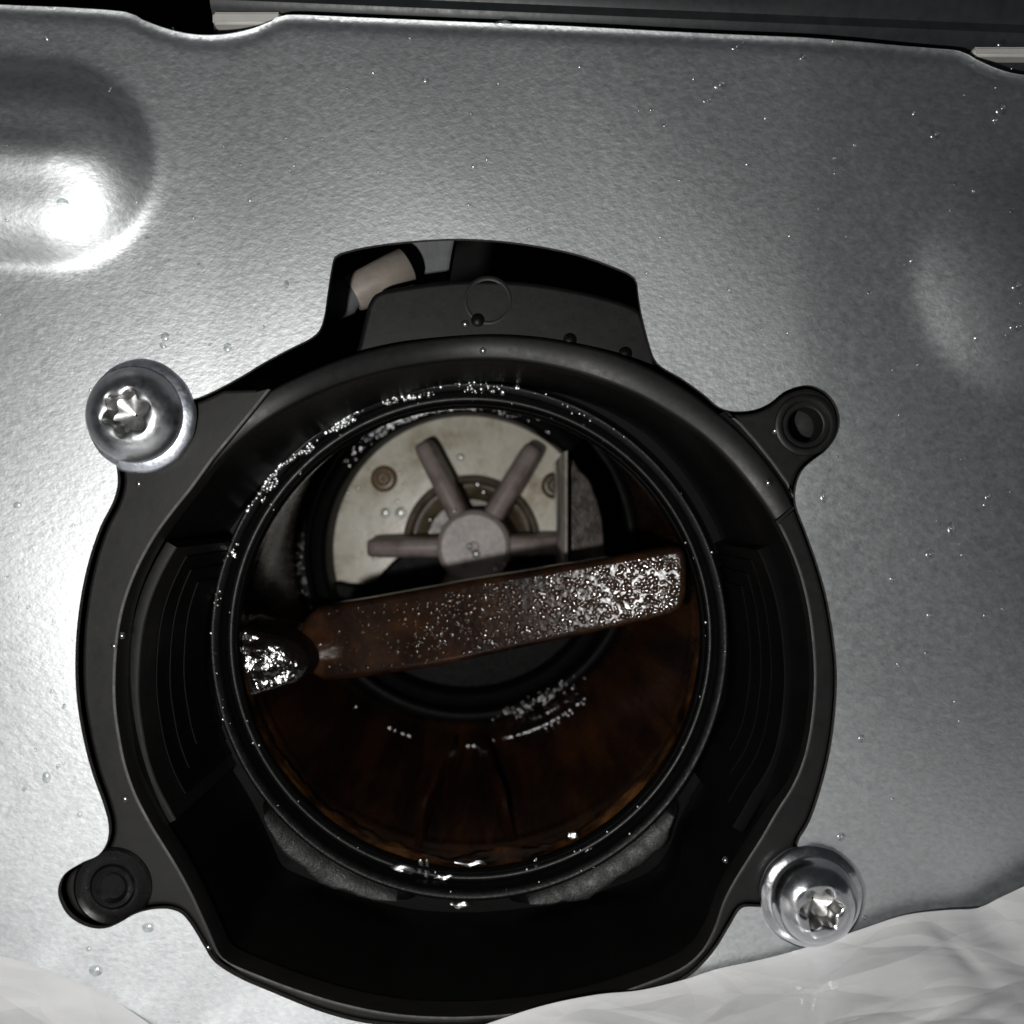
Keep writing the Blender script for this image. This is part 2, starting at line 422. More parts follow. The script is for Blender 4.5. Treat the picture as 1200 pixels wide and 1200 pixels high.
def top_depth(px, py):
    """the rim sinks towards the top of the ring"""
    a = math.degrees(math.atan2(790 - py, px - 545))
    def ss(t): t = max(0, min(1, t)); return t * t * (3 - 2 * t)
    return 8 + 62 * ss((a - 28) / 45) * ss((130 - a) / 42) if a > 0 else 8

# flange plate (C-shaped, at the panel's level): outer = cutout less 4, from the upper left round the bottom to the right lug
out_c = [p for p in cut_px]
out_loop_px = smooth_loop(cut_px, 6)
def between(loop, start, end):
    i0 = min(range(len(loop)), key=lambda i: math.dist(loop[i], start)); i1 = min(range(len(loop)), key=lambda i: math.dist(loop[i], end))
    return loop[i0:i1 + 1] if i1 >= i0 else loop[i0:] + loop[:i1 + 1]
oc = offset(out_loop_px, -3.2)
# image loops run clockwise on screen from the upper left notch over the top to the right
o_part = between(oc, (931, 590), (246, 462))
i_part = between(inner_loop, (908, 610), (224, 576))
flange_px = o_part + [(262, 457), (300, 456), (318, 457)] + [(290, 492), (250, 540)] + i_part[::-1]
fl = img_loop(flange_px, 8)
lug_px = between(oc, (850, 482), (930, 584)) + [(921, 568), (903, 543), (883, 518), (866, 499)]
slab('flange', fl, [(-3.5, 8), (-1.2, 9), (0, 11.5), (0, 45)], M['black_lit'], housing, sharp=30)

lcx, _, lcz = W(944, 498, 8)
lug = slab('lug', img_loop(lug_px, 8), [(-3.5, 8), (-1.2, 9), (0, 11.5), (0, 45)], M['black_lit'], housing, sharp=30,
           hole=[(lcx + 20 * math.cos(a), lcz + 20 * math.sin(a)) for a in np.linspace(0, 2 * math.pi, 48, endpoint=False)], hrings=[(-2.5, 8), (-1, 8.6), (0, 10.5), (0, 45)])
lathe('hole_collar', [(37, 9, lcx, lcz), (36, 5.5, lcx, lcz), (33, 4.2, lcx, lcz), (29, 5, lcx, lcz), (26, 8.5, lcx, lcz)], M['black_lit'], lug, n=56)
lathe('hole_floor', [(21, 44, lcx, lcz), (12, 43, lcx, lcz), (1, 46, lcx, lcz)], M['dark'], lug, n=40)
# upper rim: the ring band that runs under the tab
up_o = smooth_loop([(222, 545), (250, 512), (285, 481), (318, 456), (350, 440), (385, 425), (425, 412), (480, 400), (560, 392), (630, 395), (700, 408), (750, 425), (800, 452), (850, 490), (888, 528), (915, 563), (930, 592), (938, 612)], 6, False)
up_i = smooth_loop([(205, 600), (224, 576), (260, 535), (300, 500), (340, 475), (380, 456), (420, 442), (460, 432), (520, 423), (575, 421), (620, 425), (665, 434), (705, 446), (745, 462), (785, 484), (820, 508), (850, 535), (872, 560), (895, 590), (912, 617), (921, 634)], 6, False)
def resample(l, n):
    s = [0]
    for a, b in zip(l, l[1:]): s.append(s[-1] + math.dist(a, b))
    xs = np.linspace(0, s[-1], n)
    return list(zip(np.interp(xs, s, [p[0] for p in l]), np.interp(xs, s, [p[1] for p in l])))
n = 120; uo = resample(up_o, n); ui = resample(up_i, n)
V = []; F = []
for (a, b) in zip(uo, ui):
    da = top_depth(*a) + 3; db = top_depth(*b) + 3
    for t, dd in ((0.0, 60), (0.0, 4), (0.06, 1), (0.14, 0), (0.5, 1.5), (0.86, 3), (0.95, 5), (1.0, 9), (1.0, 26)):
        x, y = a[0] + (b[0] - a[0]) * t, a[1] + (b[1] - a[1]) * t
        d0 = da + (db - da) * t
        X, Y, Z = W(x, y, d0); V.append((X, Y + dd, Z))
m = 9
for j in range(n - 1):
    for i in range(m - 1): F.append((j * m + i, j * m + i + 1, (j + 1) * m + i + 1, (j + 1) * m + i))
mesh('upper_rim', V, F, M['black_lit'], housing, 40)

# tab over the rim
tab_px = [(414, 424), (419, 405), (427, 372), (433, 352), (445, 341), (480, 334), (520, 329), (560, 327), (610, 329), (660, 336), (710, 347), (746, 360), (755, 372), (762, 395), (770, 424), (760, 440), (700, 425), (600, 405), (520, 408), (450, 425)]
tb = img_loop(smooth_loop(tab_px, 5), 84)
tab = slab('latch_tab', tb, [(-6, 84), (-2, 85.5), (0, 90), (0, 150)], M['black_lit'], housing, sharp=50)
cx, _, cz = W(572, 352, 84)
lathe('moulded_mark', [(25, 84.2, cx, cz), (27, 83.7, cx, cz), (29, 83.7, cx, cz), (31, 84.2, cx, cz)], M['black_lit'], tab, n=64)
cx, _, cz = W(566, 372, 84)
for (mx, my) in ((560, 375), (668, 398), (733, 414)):
    X, _, Z = W(mx, my, 84)
    lathe('pin_mark', [(1, 81.5, X, Z), (6, 82, X, Z), (9, 84.3, X, Z)], M['black'], tab, n=20)

# socket wall: from the flange's inner edge to the circle at the bottom of the thread, plus the drip tray below
V = []; F = []
N1 = len(inner_loop)
SD = 330
levels = [0.0, 0.03, 0.12, 0.3, 0.55, 0.8, 1.0]
for (px, py) in inner_loop:
    d0 = top_depth(px, py) + 10
    X, Y, Z = W(px, py, d0)
    a = math.atan2(Z - AZ, X - AX); ad = math.degrees(a)
    R0 = math.hypot(X - AX, Z - AZ)
    tray = -148 < ad < -36
    R1 = R0 - 2 if tray else min(R0, 404)
    for t in levels:
        dd = d0 + (SD - d0) * t
        k = min(1, t / 0.12); r = R0 + (R1 - R0) * k
        V.append((AX + r * math.cos(a), dd, AZ + r * math.sin(a)))
m = len(levels)
for j in range(N1):
    j2 = (j + 1) % N1
    for i in range(m - 1): F.append((j * m + i, j * m + i + 1, j2 * m + i + 1, j2 * m + i))
mesh('socket_wall', V, F, M['black'], housing, 50)
loop_back = [(V[j * m + m - 1][0], V[j * m + m - 1][2]) for j in range(N1)]
slab('socket_floor', offset(loop_back, 3), [(0, SD), (0, SD + 20)], M['black'], housing,
     hole=[(AX + 372 * math.cos(a), AZ + 372 * math.sin(a)) for a in np.linspace(0, 2 * math.pi, 120, endpoint=False)])

# guide ribs and thread turns, left and right of the tray
def sweep(name, oloop, iloop, d, m):
    V = []; F = []
    for (a, b) in zip(oloop, iloop):
        ex, ez = b[0] - a[0], b[1] - a[1]; l = math.hypot(ex, ez); ex /= l; ez /= l
        q = min(1.5, l * .3)
        for x, dd, z in ((a[0], d + .6, a[1]), (a[0] + ex * q, d, a[1] + ez * q), (b[0] - ex * q, d, b[1] - ez * q), (b[0], d + 1.2, b[1]), (b[0], 326, b[1]), (a[0], 326, a[1])): V.append((x, dd, z))
    m_ = 6; n_ = len(oloop)
    for j in range(n_ - 1):
        for i in range(m_): F.append((j * m_ + i, j * m_ + (i + 1) % m_, (j + 1) * m_ + (i + 1) % m_, (j + 1) * m_ + i))
    F.append(tuple(range(m_))); F.append(tuple(range((n_ - 1) * m_, n_ * m_)))
    return mesh(name, V, F, m, housing, 30)
def inward(seg, o):
    out = []
    for i, p in enumerate(seg):
        a = seg[max(0, i - 3)]; b = seg[min(len(seg) - 1, i + 3)]
        tx, ty = b[0] - a[0], b[1] - a[1]; l = math.hypot(tx, ty)
        nx, ny = -ty / l, tx / l
        if nx * (545 - p[0]) + ny * (770 - p[1]) < 0: nx, ny = -nx, -ny
        out.append((p[0] + nx * o, p[1] + ny * o))
    return out
for side, (s0, s1, ga, gb) in enumerate((((182, 972), (186, 625), 13, 27), ((920, 634), (888, 986), 20, 34))):
    seg = between(inner_loop, s0, s1)
    if side == 0: seg = seg
    ro = img_loop(inward(seg, ga), 54); ri = img_loop(inward(seg, gb), 54)
    sweep('guide_rib', ro, ri, 54, M['black_lit'] if side == 0 else M['black'])  # left rib takes the lit copy, right rib the shaded one
    prev = ri
    for k, (d, w_) in enumerate(((112, 2.2), (156, 2.2), (206, 2.2))):
        e = 2 + 3 * k
        px_ = [((x) * D / (D + d) + 600, 600 - z * D / (D + d)) for x, z in prev]
        nx_ = img_loop(inward(px_, w_), d)
        sweep('thread_turn', prev[e:-e], nx_[e:-e], d, M['black'])
        prev = nx_

# sleeve and its lip
P = [(384, 345), (383, 312), (381.5, 306), (379, 304), (376, 305), (370, 308), (368, 310.5), (367, 316), (366, 334), (364, 340), (358, 342), (354.5, 339), (353, 334), (351, 332.5), (349, 333.5), (347.5, 337), (346.5, 350)]
lathe('sealing_lip', [(r, d, AX, AZ) for r, d in P[:9]], M['grain'], housing, n=220, sharp=60)
lathe('sleeve', [(r, d, AX, AZ) for r, d in P[8:]], M['wet_black'], housing, n=220, sharp=60)
# tray lip: a grained shoulder below the sleeve
def ragged(r, a, d):
    ad = math.degrees(a); e = min(abs(ad - 258), abs(ad - 279), abs(ad - 218) * 1.5, abs(ad - 322) * 1.5)
    if r > 383: r = 383 + (r - 383) * min(1, e / 14) ** 0.6
    return r + (6 * noise.noise(Vector((a * 9, 3.1, 0))) + 3 * noise.noise(Vector((a * 31, 7.7, 0))) if r > 405 else 0)
for (a0, a1) in ((218, 258), (279, 322)):
    lathe('tray_lip', [(377, 318, AX, AZ), (381, 315, AX, AZ), (409, 303.5, AX, AZ), (413, 303.5, AX, AZ), (415, 308, AX, AZ), (415, 332, AX, AZ), (377, 332, AX, AZ)], M['grain'], housing, n=60, a0=a0, a1=a1, solid=True, rfun=ragged)

# bore: a slanting tube behind the sleeve
B0 = (346, 340, AX, AZ); B1 = (352, 905, -91, -79)
def bore_c(d):
    t = (d - B0[1]) / (B1[1] - B0[1])
    return B0[2] + (B1[2] - B0[2]) * t, B0[3] + (B1[3] - B0[3]) * t, B0[0] + (B1[0] - B0[0]) * t
prof = []
for k in range(40):
    d = 342 + (905 - 342) * k / 39
    cx, cz, r = bore_c(d)
    if 395 < d < 412: r -= 3
    prof.append((r, d, cx, cz))
def bw(a, d): return 2.2 * noise.noise(Vector((math.cos(a) * 3, math.sin(a) * 3, d / 160)))
lathe('bore', prof, M['bore'], housing, n=180, wob=bw, sharp=70)
cx1, cz1 = -91, -79
# amber slime lying along the bottom of the bore's mouth
V = []; F = []; NA = 150; ND = 7
for j in range(NA + 1):
    a = math.radians(186 + 172 * j / NA); reach = 22 + 46 * max(0, noise.noise(Vector((a * 3.2, 5, 1))) + .35) + 16 * noise.noise(Vector((a * 17, 2, 7)))
    for k in range(ND):
        t = k / (ND - 1); d = 343 + reach * t; cx, cz, r = bore_c(d)
        th = (2.6 + 2.2 * noise.noise(Vector((a * 14, t * 3, 2)))) * math.sin(math.pi * min(1, (t * .93 + .07))) ** .6 * min(1, j / 12, (NA - j) / 12)
        V.append((cx + (r - th - .2 + 2.4 * (t > .99)) * math.cos(a), d, cz + (r - th - .2 + 2.4 * (t > .99)) * math.sin(a)))
for j in range(NA):
    for k in range(ND - 1): F.append((j * ND + k, j * ND + k + 1, (j + 1) * ND + k + 1, (j + 1) * ND + k))
mesh('slime_ring', V, F, M['slime'], housing, 0)
# end ring and the step down to the pump chamber
RP = 294; PX, PZ = -98.0, -84.0
lathe('chamber_ring', [(356, 900, cx1, cz1), (350, 893, cx1, cz1), (338, 889, cx1, cz1), (330, 892, cx1, cz1), (327, 900, cx1, cz1), (325, 935, PX, PZ), (320, 942, PX, PZ), (304, 946, PX, PZ), (296, 952, PX, PZ), (RP, 962, PX, PZ), (RP, 1062, PX, PZ)],
      M['ring'], housing, n=180, sharp=60)
# two guide fins on the bore's bottom, brown with slime
for (p0, p1) in (((484, 1008), (531, 880)), ((604, 1003), (566, 880))):
    V = []; F = []
    K = 14
    for k in range(K):
        t = k / (K - 1); d = 360 + 420 * t
        cx, cz, r = bore_c(d)
        ix = p0[0] + (p1[0] - p0[0]) * t
        X = W(ix, 900, d)[0]
        zb = cz - math.sqrt(max(0, r * r - (X - cx) ** 2))
        for (dx, h) in ((-15, -8), (-9, 12), (-4, 26), (4, 27), (9, 13), (15, -8)):
            V.append((X + dx + 2 * math.sin(k * 1.3), d, zb - 6 + (h + 6) * (1 - 0.3 * t) * min(1, k / 4)))
    for k in range(K - 1):
        for i in range(5): F.append((k * 6 + i, k * 6 + i + 1, (k + 1) * 6 + i + 1, (k + 1) * 6 + i))
    F.append(tuple(range(6)))
    mesh('guide_fin', V, F, M['bore'], housing, 50)

# the bar across the bore
bcoef = (372.0 + 0.222 * -33 - 0.01 * -157, -0.222, 0.01)
def bar_plane(x, z): return bcoef[0] + bcoef[1] * x + bcoef[2] * z
def bar_d(px, py):
    u, v = (px - 600) / D, (600 - py) / D          # ray meets plane
    return (bcoef[0] + (bcoef[1] * u + bcoef[2] * v) * D) / (1 - bcoef[1] * u - bcoef[2] * v)
bar_px = [(351, 748), (353, 735), (361, 721), (378, 712), (430, 703), (500, 690), (580, 676), (660, 663), (740, 650), (786, 642), (798, 642), (804, 652), (805, 675), (804, 698), (799, 713), (787, 721),
          (740, 732), (680, 745), (600, 762), (520, 779), (450, 791), (400, 797), (380, 797), (364, 788), (354, 770)]
bl = smooth_loop(bar_px, 5)
bw_ = [W(x, y, bar_d(x, y)) for x, y in bl]
bar_loop = [(p[0], p[2]) for p in bw_]
bar = slab('cross_bar', bar_loop, [(-9, 0), (-5, 0.8), (-2, 3), (0, 7), (0, 70)], M['bar'], housing, sharp=45, dfun=bar_plane, back=True)
# mound of sludge and web that ties the bar to the left wall
md_px = [(250, 722), (275, 730), (305, 738), (335, 744), (356, 756), (368, 780), (354, 802), (328, 810), (300, 818), (270, 824), (252, 800), (244, 760)]
V = []; F = []
md = smooth_loop(img_loop(md_px, 362), 6)
ccx = sum(p[0] for p in md) / len(md); ccz = sum(p[1] for p in md) / len(md)
RN = 14
for k in range(RN + 1):
    t = k / RN
    for (x, z) in md:
        X = ccx + (x - ccx) * t; Z = ccz + (z - ccz) * t
        h = 8 * (1 - t ** 8) + 5 * noise.noise(Vector((X / 26, Z / 22, 0.3))) * (1 - t ** 4)
        dd = 366 - h - 0.16 * (X - ccx) * -1 - 0.1 * (Z - ccz) * -1 + (140 * max(0, t - 0.93) / 0.07)
        V.append((X, dd, Z))
nm = len(md)
for k in range(RN):
    for i in range(nm): F.append((k * nm + i, k * nm + (i + 1) % nm, (k + 1) * nm + (i + 1) % nm, (k + 1) * nm + i))
mesh('bar_web', V, F, M['wet_mound'], housing, 80)

# baffle fin right of the impeller
bx = W(664, 0, 600)[0]
bfl = [(bx - 5, 106), (bx + 3, 108), (bx + 3, -190), (bx - 5, -190)]
M['baffle'] = mat('translucent_grey_film', [(0.3, rgb(0.22, 0.20, 0.17)), (0.7, rgb(0.36, 0.33, 0.29))], cscale=400, rough=(0.12, 0.25), bumps=(('noise', 1300, 3e-5),))
slab('baffle', bfl, [(-2, 600), (0, 603), (0, 1046)], M['baffle'], housing, sharp=50, back=True)

wb = smooth_loop(img_loop([(668, 548), (680, 551), (692, 565), (700, 585), (706, 610), (708, 640), (709, 690), (668, 690)], 640), 5)
M['web'] = mat('wet_brown_film', [(0.35, rgb(0.008, 0.005, 0.004)), (0.5, rgb(0.04, 0.03, 0.024)), (0.7, rgb(0.11, 0.09, 0.075))], cscale=330, rough=(0.2, 0.4), bumps=(('noise', 900, 7e-5),), cdetail=9, spec=0.3)
slab('baffle_web', wb, [(-3, 640), (-1, 641), (0, 644), (0, 690)], M['web'], housing, sharp=50, back=True)
# lug bosses: right one with a through hole ring, left one a sunken round seat
cx, _, cz = W(131, 1040, 4)
lathe('lug_seat', [(46.5, 9, cx, cz), (46, 6, cx, cz), (43, 4, cx, cz), (39, 5.5, cx, cz), (33, 7.2, cx, cz), (27, 7, cx, cz), (24, 4.5, cx, cz), (19, 4, cx, cz), (14, 7.2, cx, cz), (1, 7.4, cx, cz)],
      M['wet_black'], housing, n=56, sharp=20)

# ------------------------------------------------------------------ pump end plate
PD = 1050
plate = thing('pump_end_plate', 'stained cream plastic disc at the back of the bore behind the impeller', 'pump plate', (PX, PD + 10, PZ))
ring = [(PX + 300 * math.cos(a), PZ + 300 * math.sin(a)) for a in np.linspace(0, 2 * math.pi, 120, endpoint=False)]
slab('disc', ring, [(0, PD), (0, PD + 20)], M['plate'], plate)
HX, _, HZ = W(553, 637, PD)
for (sx, sy, lab) in ((450, 561, 'rusty screw boss'), (650, 569, 'pale screw boss with dark hole')):
    X, _, Z = W(sx, sy, PD)
    b = lathe('screw_boss', [(30, PD + 1, X, Z), (28, PD - 6, X, Z), (24, PD - 9, X, Z), (17, PD - 9, X, Z), (14, PD - 5, X, Z), (12, PD - 4, X, Z)], M['rust'] if sx < 500 else M['collar'], plate, n=36)
    tag(b, lab)
    lathe('screw_core', [(12.5, PD - 4, X, Z), (10, PD - 7, X, Z), (7, PD - 7, X, Z), (5, PD - 2, X, Z), (0.5, PD - 1, X, Z)], M['rust'], b, n=6 if sx < 500 else 24)
lathe('shaft_collar', [(152, PD + 2, HX, HZ), (149, PD - 16, HX, HZ), (144, PD - 24, HX, HZ), (137, PD - 25, HX, HZ), (131, PD - 18, HX, HZ), (129, PD - 3, HX, HZ)], M['collar'], plate, n=90)
lathe('seal_face', [(129, PD - 3, HX, HZ), (120, PD - 3, HX, HZ), (100, PD - 14, HX, HZ), (96, PD - 20, HX, HZ), (60, PD - 20, HX, HZ)], M['collar'], plate, n=90)
# the black volute wall that hides the lower part of the disc
vol_px = [(380, 700), (392, 682), (408, 684), (424, 684), (438, 680), (450, 668), (462, 656), (478, 646), (500, 642), (540, 645), (600, 660), (640, 648), (690, 648), (715, 650), (712, 720), (660, 800), (560, 810), (450, 800), (390, 750)]
vl = img_loop(smooth_loop(vol_px, 5), 1020)
slab('volute_wall', vl, [(-8, 1020), (-2, 1022), (0, 1028), (0, 1049)], M['ring'], housing, sharp=60)

# ------------------------------------------------------------------ impeller
ID = 905
IX, _, IZ = W(555, 641, ID)
imp = thing('impeller', 'grey plastic pump impeller with straight vanes around a round hub', 'impeller', (IX, ID + 100, IZ))
M['hub'] = mat('pale_grey_plastic', [(0.3, rgb(0.30, 0.25, 0.235)), (0.7, rgb(0.45, 0.395, 0.375))], cscale=180, rough=(0.32, 0.45), bumps=(('noise', 700, 1.2e-5),), spec=0.4)
lathe('hub', [(79, ID + 120, IX, IZ), (77, ID + 18, IX, IZ), (75, ID + 9, IX, IZ), (70, ID + 3, IX, IZ), (66, ID, IX, IZ), (40, ID + .3, IX, IZ), (12, ID + .5, IX, IZ), (9, ID + 3, IX, IZ), (2, ID + 4, IX, IZ)], M['hub'], imp, n=72, sharp=14, end_cap=True)
for ang, L in ((181, 226), (117, 246), (59, 246), (1, 226), (241, 226), (301, 226)):
    a = math.radians(ang); V = []; F = []
    u = Vector((math.cos(a), 0, math.sin(a))); w = Vector((-math.sin(a), 0, math.cos(a)))
    sec = [(-26, 130), (-22, 36), (-18, 22), (-12, 16), (0, 14), (12, 16), (18, 22), (22, 36), (26, 130)]
    st = [(60, 1.0, 0), (120, 0.97, 0), (L - 22, 0.92, 2), (L - 8, 0.86, 6), (L - 2, 0.75, 14), (L, 0.6, 26)]
    for (r, sc, dd) in st:
        for (x, d) in sec:
            p = Vector((IX, ID + min(128, d + dd + 0.03 * r), IZ)) + u * r + w * x * sc
            V.append(tuple(p))
    m = len(sec)
    for j in range(len(st) - 1):
        for i in range(m - 1): F.append((j * m + i, j * m + i + 1, (j + 1) * m + i + 1, (j + 1) * m + i))
    F.append(tuple(range((len(st) - 1) * m, len(st) * m)))
    mesh('vane', V, F, M['impeller'], imp, 60)

# ------------------------------------------------------------------ screws
def screw(px, py, R, label, rot, tone):
    X, _, Z = W(px, py, -8)
    t = thing('torx_screw', label, 'screw', (X, 0, Z), 'pan head screws on the panel')
    mm = M['zinc_dull'] if tone else M['zinc']
    lathe('washer', [(R * .55, -6, X, Z), (R * .80, -12, X, Z), (R * .84, -11.5, X, Z), (R * .955, -8.5, X, Z), (R, -6, X, Z), (R * 1.01, -3, X, Z), (R * .99, 3, X, Z)], mm, t, n=80,
          rfun=(lambda r, a, d: r * (1 + 0.006 * math.sin(5 * a + 1) + 0.004 * math.sin(13 * a))))
    def lob(a): return 1 + 0.20 * math.cos(6 * (a - rot)) * 0.75
    n = 96; V = []; F = []
    hd = [(R * .835, -10), (R * .83, -16), (R * .80, -23), (R * .74, -30), (R * .65, -36.5), (R * .55, -41), (R * .47, -43)]
    rec = [(R * .40, -43.5), (R * .36, -42), (R * .335, -36), (R * .32, -16)]
    prof = [(r, d, 0) for r, d in hd] + [(r, d, 1) for r, d in rec[:2]]
    for j in range(n):
        a = 2 * math.pi * j / n
        for r, d, l in prof:
            rr = r * (lob(a) if l else 1); V.append((X + rr * math.cos(a), d, Z + rr * math.sin(a)))
    m = len(prof)
    for j in range(n):
        for i in range(m - 1): F.append((j * m + i, j * m + i + 1, ((j + 1) % n) * m + i + 1, ((j + 1) % n) * m + i))
    h = mesh('head', V, F, M['zinc_worn'] if tone else M['zinc'], t, 55)
    V = []; F = []
    prof = rec[1:] + [(R * .20, -13), (R * .02, -9)]
    for j in range(n):
        a = 2 * math.pi * j / n
        for k, (r, d) in enumerate(prof):
            rr = r * (lob(a) if k < 3 else 1); V.append((X + rr * math.cos(a), d, Z + rr * math.sin(a)))
    m = len(prof)
    for j in range(n):
        for i in range(m - 1): F.append((j * m + i, j * m + i + 1, ((j + 1) % n) * m + i + 1, ((j + 1) % n) * m + i))
    mesh('torx_recess', V, F, M['recess'], h, 45)
    return t
screw(160, 487, 67, 'silver torx screw at the upper left of the black housing with a pale bluish rim', 0.3, True)
screw(952, 1052, 60, 'shiny silver torx screw at the lower right beside the white plastic', 0.1, False)

# ------------------------------------------------------------------ things behind the notch
st = thing('hose_stub', 'beige rubber hose stub showing through the notch above the black housing', 'hose', W(440, 330, 220))
p0 = Vector(W(413, 345, 150)); p1 = Vector(W(478, 310, 165)); q0 = Vector(W(382, 357, 145))
tube('hose', [p0, p0 + (p1 - p0) * .05, p0 + (p1 - p0) * .5, p0 + (p1 - p0) * .97, p1], [23, 25, 25, 25, 22], M['stub'], st, n=28)
tube('end_fitting', [q0, q0 + (p0 - q0) * .3, q0 + (p0 - q0) * .8, p0 + (p1 - p0) * .03], [14, 24, 24, 17], M['grey'], st, n=24)
bk = thing('grey_bracket', 'grey plastic bracket in the dark gap above the housing', 'bracket', W(505, 330, 215))
bo = img_loop([(478, 262), (536, 262), (529, 300), (522, 345), (484, 345), (482, 310)], 215)
slab('bracket_plate', bo, [(-5, 215), (-1, 217), (0, 222), (0, 250)], M['grey'], bk, back=True)

# ------------------------------------------------------------------ rail above the panel
rl = thing('cabinet_rail', 'dark grey plastic rail running above the top edge of the steel panel', 'rail', (0, 60, 640))
V = []; F = []
xs = [-362, -355, -340] + list(range(-300, 840, 60))
sec = [(40, 500), (44, 555), (39, 566), (30, 572), (26, 580), (30, 592), (24, 604), (22, 640), (24, 700), (90, 700), (90, 500)]
for x in xs:
    sl = -0.042 * (x + 360)
    for (d, z) in sec: V.append((x, d, z * 1.0 + 46 + sl - 12))
m = len(sec)
for j in range(len(xs) - 1):
    for i in range(m): F.append((j * m + i, j * m + (i + 1) % m, (j + 1) * m + (i + 1) % m, (j + 1) * m + i))
F.append(tuple(range(m))); F.append(tuple(range((len(xs) - 1) * m, len(xs) * m)))
mesh('rail_body', V, F, M['rail'], rl, 45)
box('rail_strip', -358, -276, 22, 46, 583, 598, M['pale'], rl, bev=3)
box('rail_strip', 553, 660, 26, 48, 546, 558, M['pale'], rl, bev=3)

# ------------------------------------------------------------------ white plastic bag in front of the panel's foot
edge_px = [(-220, 1050), (-60, 1085), (0, 1103), (40, 1118), (95, 1145), (140, 1175), (180, 1202), (240, 1245), (330, 1270), (430, 1250), (520, 1218), (580, 1196), (640, 1177), (700, 1165), (750, 1160), (800, 1148), (840, 1135),
           (900, 1122), (960, 1105), (1010, 1088), (1060, 1072), (1110, 1066), (1145, 1064), (1170, 1052), (1200, 1038), (1260, 1010), (1420, 960)]
E = resample(smooth_loop(edge_px, 10, False), 260)
V = []; F = []; NV = 90
for i, (px, py) in enumerate(E):
    for k in range(NV):
        t = k / (NV - 1); dd = -6 - 620 * t ** 1.25
        X, _, Z = W(px, py, -6)
        X *= (1 + 0.10 * t)
        z = Z - 34 * (1 - math.exp(-t * 9)) - 25 * t * t
        f1 = (X * 0.42 - dd * 0.9) / 210 + 0.5 * noise.noise(Vector((X / 420, dd / 300, 2.2)))
        f2 = (X * 0.75 + dd * 0.65) / 330 + 0.4 * noise.noise(Vector((X / 300, dd / 350, 8.1)))
        tri = lambda q: abs((q % 1.0) - 0.5) * 2
        nz = 7 * tri(f1) + 6 * tri(f2) + 7 * noise.noise(Vector((X / 260, dd / 170, 1.7))) - 7
        nz -= 5 * max(0, 1 - abs(noise.noise(Vector((X / 170 + dd / 260, dd / 150 - X / 420, 5)))) * 7)
        q = Vector((X / 150 + dd / 400, dd / 110 - X / 500, 0.5))
        vd = noise.voronoi(q)[0]; nz += 8 * min(0.6, vd[1] - vd[0]) - 2
        q = Vector((X / 60, dd / 46, 3.5)); vd = noise.voronoi(q)[0]; nz += 3.2 * min(0.6, vd[1] - vd[0])
        z += nz * min(1, t * 6)
        dd += noise.noise(Vector((X / 160, t * 3, 3))) * 6 * min(1, t * 6)
        V.append((X, dd - 1, z))
for i in range(len(E) - 1):
    for k in range(NV - 1): F.append((i * NV + k, i * NV + k + 1, (i + 1) * NV + k + 1, (i + 1) * NV + k))
tag(mesh('plastic_bag', V, F, M['bag'], None, 0), 'crumpled white plastic bag spread along the foot of the steel panel', 'plastic bag')

# ------------------------------------------------------------------ water drops
def cap(V, F, c, nrm, r, h, sx=1.0, seg=10, rot=0.0):
    n_ = Vector(nrm).normalized(); u = n_.orthogonal().normalized(); w = n_.cross(u); c = Vector(c)
    u, w = u * math.cos(rot) + w * math.sin(rot), w * math.cos(rot) - u * math.sin(rot)
    i0 = len(V)
    rg = ((1.0, -0.05), (0.97, 0.25), (0.78, 0.66), (0.45, 0.92))
    for (a, b) in rg:
        for k in range(seg):
            q = 2 * math.pi * k / seg
            V.append(tuple(c + u * math.cos(q) * r * a * sx + w * math.sin(q) * r * a + n_ * h * b))
    V.append(tuple(c + n_ * h)); tip = len(V) - 1
    for j in range(3):
        for k in range(seg):
            F.append((i0 + j * seg + k, i0 + j * seg + (k + 1) % seg, i0 + (j + 1) * seg + (k + 1) % seg, i0 + (j + 1) * seg + k))
    for k in range(seg): F.append((i0 + 3 * seg + k, i0 + 3 * seg + (k + 1) % seg, tip))
    F.append(tuple(i0 + k for k in range(seg))[::-1])

FR = (0, -1, 0)
def glint(p, jit=0.0):
    """the slope on which the flash shows: drops are turned to it, off their surface, so they glint"""
    p = Vector(p); v = (Vector((0, -D, 0)) - p).normalized() + (Vector(LIGHT) - p).normalized()
    v = v.normalized()
    return v + Vector((random.gauss(0, jit), 0, random.gauss(0, jit)))
def panel_pt(px, py):
    X, Z = px - 600, 600 - py
    e = 1.5
    f = lambda x, z: float(sheet_depth(np.array([x]), np.array([z]))[0])
    d = f(X, Z); nx = (f(X + e, Z) - d) / e; nz = (f(X, Z + e) - d) / e
    return (X, d, Z), (nx, -1, nz)

